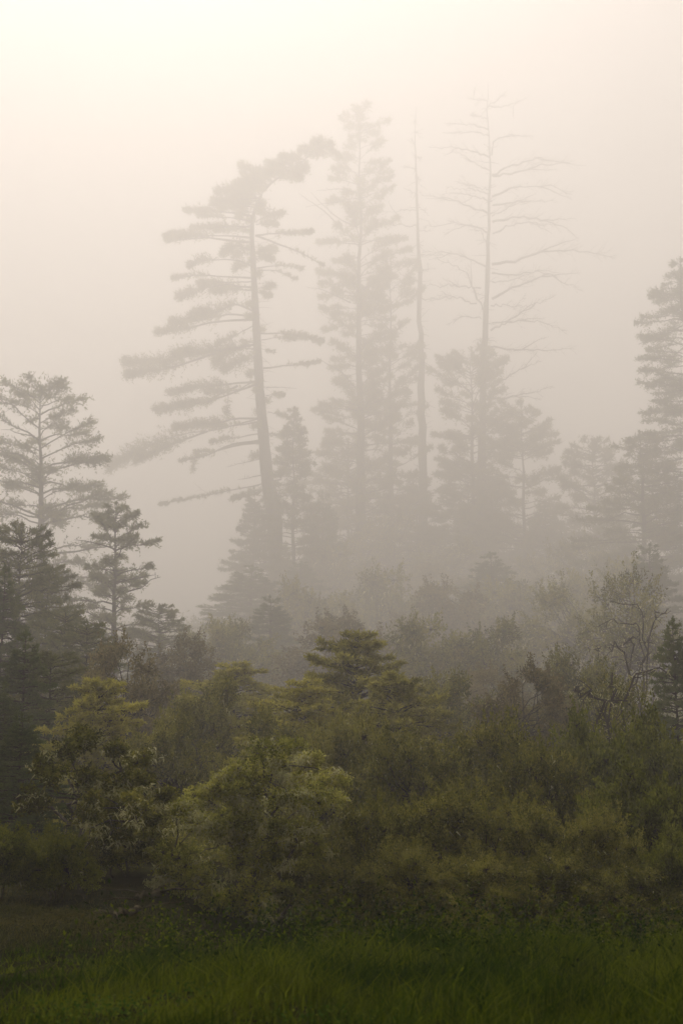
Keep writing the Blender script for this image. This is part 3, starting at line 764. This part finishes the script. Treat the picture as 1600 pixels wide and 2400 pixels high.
# middle distance
put('fir', 575, 1300, 290, 108, 'broad dark fir at the right side of the foggy gap')
put('fir', 690, 1290, 210, 122, 'foggy fir right of the broad dark fir by the gap')
put('pine', 40, 1205, 210, 71, 'dense dark pine at the left edge, below the tall open pine')
put('pine', 365, 1390, 150, 78, 'small rounded pine at the left side of the foggy gap')
put('pine', 150, 1400, 190, 70, 'dark bushy pine between the two open pines on the left')
put('brown', 420, 1470, 200, 72, 'brownish flowering tree at the foot of the foggy gap')
put('olive', 830, 1370, 280, 106, 'foggy olive tree behind the yellow tiered fir')
put('brown', 1010, 1390, 260, 106, 'foggy brown leaved tree right of the yellow tiered fir')
put('olive', 1150, 1430, 240, 96, 'rounded olive tree in thinning fog, right of centre')
put('lace', 1290, 1350, 250, 82, 'lichen covered tree with pale twigs in the mist on the right')
put('lace', 1450, 1320, 260, 74, 'lichen draped tree with long pale branches beside the dark fir')
put('fir', 1545, 1420, 190, 62, 'dark fir low at the right edge, below the lichen draped tree')
put('gold', 820, 1455, 330, 63, 'yellow green fir with flat tiers in the middle of the hillside')
put('gold', 540, 1525, 300, 66, 'olive gold tiered fir left of the yellow green fir')
put('gold', 700, 1565, 300, 60, 'low golden fir between the two tiered firs')
put('gold', 905, 1550, 280, 60, 'golden layered fir right of the yellow green fir')
put('fir', 60, 1450, 240, 58, 'dark fir filling the left edge of the thicket')
put('brown', 290, 1480, 240, 64, 'brownish tree flecked with pale blossom, under the small open pine')
put('gold', 230, 1560, 260, 56, 'green layered fir in front of the blossom flecked tree')
put('olive', 1020, 1545, 240, 66, 'olive tree above the brush, left of the bright green shrubs')
put('brown', 1210, 1540, 240, 64, 'dull brown tree behind the brush on the right')
put('lace', 1400, 1560, 230, 58, 'grey twiggy tree with lichen above the bright green shrubs')
put('olive', 650, 1640, 230, 56, 'dim olive tree just above the lichen bright oak')
put('olive', 400, 1640, 210, 55, 'olive tree between the lichen oak and the left oak, set back')
put('brush', 800, 1660, 250, 52, 'olive shrub in front of the yellow tiered fir')
put('pine', 120, 1500, 230, 60, 'dark bushy pine in the shade at the left, in front of the tall open pine')
put('olive', 720, 1345, 250, 92, 'misty olive tree behind the yellow green fir, on its left')
put('fir', 620, 1370, 230, 86, 'misty fir between the foggy gap and the yellow green fir')
put('olive', 880, 1320, 260, 95, 'misty broad tree above and behind the yellow green fir')
put('brown', 1030, 1350, 270, 90, 'misty brown tree right of centre, above the rounded olive tree')
put('olive', 1180, 1330, 280, 93, 'misty broad crown left of the lichen covered tree')
put('fir', 1130, 1270, 240, 104, 'misty fir below the trunk of the tall dead tree')
put('olive', 1390, 1290, 280, 92, 'misty rounded tree behind the lichen draped tree')
put('fir', 1500, 1250, 240, 88, 'misty dark fir under the broad foggy fir at the right')
put('olive', 520, 1420, 230, 80, 'misty olive tree at the right foot of the foggy gap')
put('brown', 800, 1420, 280, 78, 'dull brown tree directly behind the tip of the yellow green fir')
put('olive', 950, 1430, 260, 76, 'misty olive tree behind the golden layered fir')
put('olive', 1110, 1430, 250, 76, 'olive crown in thin mist above the tall olive brush')
put('brush', 310, 1880, 240, 43, 'dark brush filling the gap between the two oaks')
put('fir', 5, 1300, 200, 66, 'dark fir cut off by the left edge, under the dense dark pine')
put('pine', 105, 1300, 190, 72, 'dim bushy pine straight under the tall open pine')
put('pine', 200, 1430, 190, 68, 'dim rounded pine below the small open pine')
put('fir', 0, 1560, 240, 52, 'deep green fir at the left edge above the black green fir')
# near row
put('green', 1345, 1640, 230, 50, 'upright bright green shrub, left one of the two on the right')
put('green', 1480, 1640, 270, 49, 'bright green shrub by the dark fir at the right edge')
put('brush', 940, 1700, 260, 49, 'wide olive brush right of the lichen oak')
put('brush', 1110, 1670, 270, 50, 'tall olive brush in the middle of the right thicket')
put('brush', 1240, 1720, 260, 47, 'brush with pale flecks below the bright green shrubs')
put('brush', 870, 1850, 220, 42, 'low dark brush touching the right side of the lichen oak')
put('brush', 1010, 1830, 300, 43, 'low olive brush at the front of the thicket')
put('brush', 1180, 1850, 280, 42, 'dim brush at the front, under the fleck covered brush')
put('green', 1470, 1755, 300, 44, 'dark green shrub at the right, in front of the bright shrubs')
put('brush', 1340, 1880, 240, 41, 'shadowy brush at the front on the right')
put('green', 1530, 1900, 200, 40, 'darkest shrub at the lower right edge')
put('fir', 60, 1640, 240, 47, 'black green fir in the lower left shade')
put('green', 150, 1925, 170, 38, 'low dark shrub under the left oak')
put('green', 20, 1880, 170, 38, 'black shrub at the lower left edge')
put('brush', 300, 1830, 190, 47, 'dim shrub behind the left oak twigs')
put('brush', 690, 1900, 200, 44, 'dark brush under the right half of the lichen oak')

for x_, yt_, w_, Y_, lab_ in [(930, 1950, 230, 40, 'small dark bush at the foot of the low olive brush'), (1080, 1975, 250, 39.5, 'small dark bush in front of the dim brush at the front'),
                              (1250, 1970, 250, 39.5, 'small dark bush left of the shadowy brush at the front'), (1420, 1990, 260, 39, 'small black green bush in front of the darkest shrub'),
                              (800, 1985, 200, 40, 'small dark bush at the lower right corner of the lichen oak')]:
    put('brush', x_, yt_, w_, Y_, lab_)

# ------------------------------------------------------------------ the oaks at the edge of the meadow
def near_oak(label, Y, px, clumps, limbs, seed_lich, cl=1.0, lmat='leaf_oak', per=760, K=S):
    bs = base_at(px, Y)
    root = thing('oak_tree', tuple(bs), label, 'tree')
    tb, wood, leaf, lich = Buf(), Buf(), Buf(), Buf()
    forks = []
    for L_ in limbs:
        p = np.array([D(x, y, Y + dy + 0.5) - bs for x, y, dy in L_]); p[0] = [RNG.normal(0, .1), 0, -0.3]
        p, ln = resample(p, 14); p = wobble(p, 0.04)
        tb.tube(p, np.linspace(0.10, 0.03, 14) * K, 7); forks += [p[6], p[9], p[13]]
        strands(lich, p[11], 0.25 * K, 40, 0.12 * K, 0.03 * K); strands(lich, p[7], 0.25 * K, 30, 0.12 * K, 0.03 * K)
    for (x, y, s, br) in clumps:
        c = D(x, y, Y - 0.9 + RNG.normal(0, 0.9)) - bs
        f = min(forks, key=lambda q: np.linalg.norm(q - c) + (5 if q[2] > c[2] + .6 else 0))
        limb(wood, f, c, 0.03 * K, 4)
        r = 0.36 * s * cl * K
        for k in range(3):
            cc = c + RNG.normal(size=3) * r * 0.55 * np.array([1, 1, 0.6])
            clump(leaf, cc, r * RNG.uniform(0.6, 0.95), r * RNG.uniform(0.4, 0.7), per // 3, 0.095 * K, 0.055 * K, 0.35 + 0.3 * br, wood, 0.006)
        for k in range(int(6 * br)):
            strands(lich, c + RNG.normal(size=3) * r * np.array([0.8, 0.8, 0.5]) - np.array([0, 0, 0.1 * K]), 0.13 * K, int(seed_lich * RNG.uniform(.5, 1.4)), 0.17 * K, 0.05 * K)
    t = tb.obj('trunk', M['bark_pale'], root, True)
    wood.obj('limbs', M['bark_pale'], t); leaf.obj('crown', M[lmat], root); lich.obj('lichen', M['lichen'], root)

oc = []
for x, y, br in [(520, 1790, .8), (580, 1765, .8), (640, 1755, .9), (700, 1750, .7), (755, 1775, .7), (450, 1830, .8), (425, 1855, .8), (560, 1830, 1), (610, 1845, 1), (665, 1830, .8),
                 (725, 1840, 1), (770, 1815, .7), (470, 1885, 1), (500, 1905, 1), (545, 1920, 1), (592, 1930, .8), (395, 1985, .7), (440, 1975, .8), (375, 2010, .6), (420, 2035, .5),
                 (480, 2015, .6), (560, 1985, .7), (640, 1950, .9), (695, 1900, .8), (605, 1960, .7), (680, 1985, .6), (735, 2000, .9), (590, 2050, .7), (650, 2040, .5), (765, 2045, .7),
                 (500, 2060, .5), (450, 2070, .4), (530, 1860, .9), (490, 1810, .8), (610, 1790, .8), (680, 1790, .8), (560, 1890, .7), (640, 1895, .5), (720, 1950, .7), (700, 2060, .5), (610, 1725, .5), (675, 1715, .5), (550, 2090, .3)]:
    oc.append((x, y, RNG.uniform(0.7, 1.35), br))
near_oak('big bushy oak with bright pale lichen on its sprays, front and centre', 42.0, 590 * 1.0204, oc,
    [[(590, 2130, 0), (560, 2000, 0), (520, 1880, .3), (480, 1840, .5)], [(590, 2130, 0), (600, 1980, -.3), (610, 1860, -.5), (600, 1790, -.5)],
     [(590, 2130, 0), (640, 2010, .4), (690, 1900, .6), (730, 1830, .8)], [(590, 2130, 0), (520, 2060, -.6), (450, 2020, -1), (390, 1995, -1)], [(590, 2130, 0), (680, 2060, -.5), (750, 2010, -.8)]], 46)
lc = [(x, y, RNG.uniform(0.7, 1.05), br) for x, y, br in [(200, 1790, .7), (240, 1800, .9), (290, 1790, .9), (330, 1800, .7), (220, 1840, .8), (265, 1850, 1), (310, 1850, .9), (200, 1870, .6), (250, 1890, .8), (330, 1880, .7), (290, 1920, .9),
      (240, 1930, .6), (180, 1690, .5), (210, 1700, .6), (260, 1720, .5), (320, 1740, .6), (120, 1780, .4), (80, 1830, .4), (60, 1850, .3), (150, 1950, .3), (110, 1980, .3), (180, 1990, .4), (330, 1930, .8), (370, 1830, .5), (150, 1720, .4), (110, 1740, .3)]]
near_oak('sparse oak on the left with lichen hung crooked limbs', 41.0, 185 * 1.0204, lc,
    [[(190, 2060, 0), (175, 1920, 0), (150, 1870, 0), (210, 1820, -.2), (280, 1770, -.4)], [(190, 2060, 0), (180, 1940, .2), (240, 1910, -.3), (320, 1885, -.6)],
     [(190, 2060, 0), (160, 1900, .3), (100, 1840, .2), (60, 1850, .2)], [(190, 2060, 0), (170, 1850, .3), (140, 1760, .5), (190, 1690, .6)]], 20, 0.85, 'leaf_olive', 800)

# pale lichen twigs hanging among the bushes on the right: dead stems
def dead_shrub(label, Y, px, branches):
    bs = base_at(px, Y); root = thing('dead_shrub', tuple(bs), label, 'shrub')
    st, li = Buf(), Buf()
    for br in branches:
        p = np.array([np.array([0, 0, -0.2])] + [D(x, y, Y + RNG.normal(0, .4)) - bs for x, y in br]); p, L = resample(p, 18); p = wobble(p, 0.06)
        w_ = Buf(); w_.tube(p, np.linspace(0.03, 0.009, 18), 5); bare_twigs(w_, p, 0.2, 18, 0.55, 0.009, 0.6)
        bo = w_.obj('branch', M['bark_pale'], root)
        lb = Buf()
        for k in range(5, 18): strands(lb, p[k], 0.07, 7, 0.07, 0.014)
        lb.obj('lichen', M['lichen'], bo)
dead_shrub('bare lichen crusted shrub with long arching twigs, right of the brush', 66.0, 1480,
    [[(1440, 1500), (1400, 1480), (1350, 1500)], [(1450, 1490), (1440, 1465), (1500, 1478)], [(1470, 1430), (1420, 1425), (1370, 1440)], [(1480, 1400), (1400, 1380)], [(1500, 1420), (1530, 1400)]])
dead_shrub('grey dead shrub with a tangle of pale twigs above the green shrubs', 54.0, 1400,
    [[(1370, 1600), (1330, 1590), (1315, 1585)], [(1390, 1605), (1420, 1600), (1440, 1610)], [(1440, 1560), (1480, 1540), (1530, 1545)], [(1410, 1570), (1405, 1545)]])

# ------------------------------------------------------------------ fallen wood on the bank
def log(label, Y, pts, r):
    r *= S; P = []
    for x, y in pts:                       # follow the sight line to the bank
        for q in np.linspace(22, 44, 400):
            p = D(x, y, q)
            if p[2] <= gz(p[0], p[1]) + 0.01: break
        P.append([p[0], p[1], 0])
    P = np.array(P); P[:, 2] = gz(P[:, 0], P[:, 1]) + r * 0.8
    c = P[0].copy(); c[2] -= r * 0.8
    root = thing('fallen_log', tuple(c), label, 'log')
    b1 = Buf(); q, L = resample(P - c, 16); q = wobble(q, 0.012); q[:, 2] += 0.03
    b1.tube(q, r * (1.1 - 0.6 * np.linspace(0, 1, 16)) * (1 + .15 * RNG.normal(size=16)), 8)
    b1.obj('stem', M['log'], root, True)
    for k in (5, 9, 12):
        b2 = Buf(); d = norm(np.array([RNG.choice([-1, 1]) * RNG.uniform(.6, 1.2), RNG.uniform(-.8, .2), RNG.uniform(0.0, .22)]))
        b2.tube([q[k], q[k] + d * .15, q[k] + d * .34 + np.array([0, 0, -.03])], [r * .4, r * .3, r * .1], 5)
        b2.obj('branch', M['log'], root)
log('curved grey log lying on the bank below the lichen oak', 34.0, [(378, 2052), (352, 2068), (330, 2066), (308, 2076)], 0.085)
log('short broken log lower on the grassy bank', 31.5, [(322, 2100), (298, 2110), (282, 2108), (264, 2120)], 0.065)

# ------------------------------------------------------------------ ground cover
def half_width(y): return 0.25 * y + 0.5
def scatter(n, ya, yb, power=1.0, xl=None):
    y = ya + (yb - ya) * RNG.random(n) ** power
    hw = half_width(y)
    x = RNG.uniform(-1, 1, n) * hw
    return x, y

# undergrowth on the hillside
ub = Buf()
x, y = scatter(3800, 14.5, 330, 2.3)
hgt = RNG.uniform(0.3, 1.5, len(x)) * np.interp(y, [12, 40, 120, 300], [0.22, 0.7, 2.0, 4.0])
m = 60
cx = np.repeat(x, m); cyy = np.repeat(y, m); hh = np.repeat(hgt, m)
d = norm(RNG.normal(size=(len(cx), 3))); d[:, 2] = np.abs(d[:, 2])
rr = (RNG.random(len(cx)) ** 0.4)[:, None]
P = np.stack([cx, cyy, gz(cx, cyy)], 1) + d * rr * hh[:, None] * np.array([1.1, 1.1, 1.0])
sz = np.interp(cyy, [12, 40, 120, 300], [0.028, 0.11, 0.26, 0.6]) * RNG.uniform(0.7, 1.3, len(cx))
ub.leaves(P, norm(d + RNG.normal(size=d.shape) * 0.8), sz, sz * 0.5, np.repeat(RNG.random(len(x)), m) * 0.6 + RNG.random(len(cx)) * 0.4)
tag(ub.obj('undergrowth', M['leaf_olive']), kind='stuff')

def blades(buf, x, y, h, wd, lean=0.35, wind=(0.1, 0.0)):
    n = len(x); z = gz(x, y) - 0.02
    a = RNG.random(n) * 6.283
    s = np.stack([np.cos(a), np.sin(a), np.zeros(n)], 1) * (wd / 2)[:, None]
    ln = np.stack([RNG.normal(wind[0], lean, n), RNG.normal(wind[1], lean, n), np.ones(n)], 1)
    b0 = np.stack([x, y, z], 1); b1 = b0 + ln * np.array([.35, .35, 1]) * (h * 0.55)[:, None]; b2 = b0 + ln * np.array([1.2, 1.2, 0.95]) * h[:, None]
    v = np.stack([b0 - s, b0 + s, b1 + s * .7, b1 - s * .7, b2], 1)
    k = np.arange(n)[:, None] * 5
    patch = 0.5 + 0.35 * np.sin(x * 2.9 + 1.5 * y) * np.cos(y * 2.1 - x * 1.0)
    t = np.clip(patch * 0.6 + RNG.random(n) * 0.5, 0, 1)
    buf.add(v, np.concatenate([k + 0, k + 1, k + 2, k + 3], 1), t)
    buf.f.append(np.concatenate([k + 3, k + 2, k + 4], 1) + buf.n - 5 * n); buf.t.append(t)

gb = Buf()
nt, m = 5200, 30
tx, ty = scatter(nt, 6.2 * Q, 16.6 * Q, 0.9)
u, v = tx / Q, ty / Q
mound = 0.55 + 0.45 * np.sin(u * 3.4 + v * 1.6) * np.sin(v * 2.7 - u * 1.3) + 0.25 * np.sin(u * 8.5) * np.cos(v * 6.6)
keep = RNG.random(nt) < np.interp(u + 0.7 * np.sin(1.3 * v), [-3.2, -1.4, 0.3], [0.12, 0.45, 1.0]) * np.clip(0.45 + mound, 0.25, 1)
tx, ty, mound = tx[keep], ty[keep], mound[keep]
th = (0.16 + 0.36 * np.clip(mound, 0, 1.1)) * RNG.uniform(0.55, 1.5, len(tx)) * np.interp(tx / Q, [-2.5, -0.6, 1.2], [0.5, 0.9, 1.1]) * S
tr_ = RNG.uniform(0.02, 0.055, len(tx))
x = np.repeat(tx, m) + RNG.normal(size=len(tx) * m) * np.repeat(tr_, m); y = np.repeat(ty, m) + RNG.normal(size=len(tx) * m) * np.repeat(tr_, m)
h = 0.85 * np.repeat(th, m) * RNG.uniform(0.5, 1.25, len(x))
blades(gb, x, y, h, RNG.uniform(0.003, 0.008, len(x)))
tag(gb.obj('grass', M['grass']), kind='stuff')

gb = Buf()
x, y = scatter(60000, 15.8 * Q, 25.5 * Q, 1.0)
keep = x < 1.2 + RNG.normal(0, 0.5, len(x))
x, y = x[keep], y[keep]
pat = np.sin(x * 1.2 + 0.5 * y) + np.sin(0.9 * y - x * 0.6) + RNG.normal(0, .6, len(x))
x, y, pat = x[pat > -1.0], y[pat > -1.0], pat[pat > -1.0]
blades(gb, x, y, RNG.uniform(0.015, 0.065, len(x)), RNG.uniform(0.003, 0.008, len(x)), 0.5)
tag(gb.obj('bank_grass', M['grass_dry']), kind='stuff')

# tall seeding weeds along the crest of the near meadow
wb = Buf()
n = 1500
x = RNG.uniform(-0.9, 2.2, n); y = RNG.normal(14.6 * Q, 0.8, n)
z = gz(x, y); hh = RNG.uniform(0.06, 0.20, n) * RNG.uniform(0.6, 1.3, n)
top = np.stack([x + RNG.normal(0, .07, n), y, z + hh], 1)
wb.slivers(np.stack([x, y, z], 1), norm(top - np.stack([x, y, z], 1)), hh, 0.005, 0.5)
k = 7
P = np.repeat(top, k, 0) + RNG.normal(size=(n * k, 3)) * np.array([.02, .02, .045])
wb.leaves(P, norm(RNG.normal(size=P.shape) + np.array([0, 0, .6])), 0.02, 0.009, RNG.random(len(P)))
tag(wb.obj('weeds', M['grass']), kind='stuff')

# clover patches at the lower left
cb = Buf()
n = 5200
x = RNG.uniform(-2.6, 0.6, n); y = RNG.uniform(6.4, 9.6, n)
pn = np.sin(2.2 * x + 1.1 * y) + np.sin(1.7 * y - 2.9 * x + 1) + RNG.normal(0, .45, n)
x, y = x[pn > 0.55] * Q, y[pn > 0.55] * Q
P = np.stack([x, y, gz(x, y) + RNG.uniform(0.03, 0.13, len(x)) * Q], 1)
cb.leaves(P, norm(RNG.normal(size=P.shape) * np.array([1, 1, .35])), RNG.uniform(0.016, 0.034, len(x)) * Q, 0.02 * Q, np.clip(RNG.normal(0.5, .3, len(x)), 0, 1))
tag(cb.obj('clover', M['clover']), kind='stuff')

# twigs, clods and dead leaves on the bank
lb = Buf()
x = RNG.normal(-2.2, 0.9, 2600) * Q; y = RNG.normal(19.5, 1.6, 2600) * Q
P = np.stack([x, y, gz(x, y) + 0.02], 1)
lb.leaves(P, norm(RNG.normal(size=P.shape) * np.array([1, 1, .3])), RNG.uniform(0.012, 0.04, len(x)), 0.012, RNG.random(len(x)))
tag(lb.obj('leaf_litter', M['grass_dry']), kind='stuff')
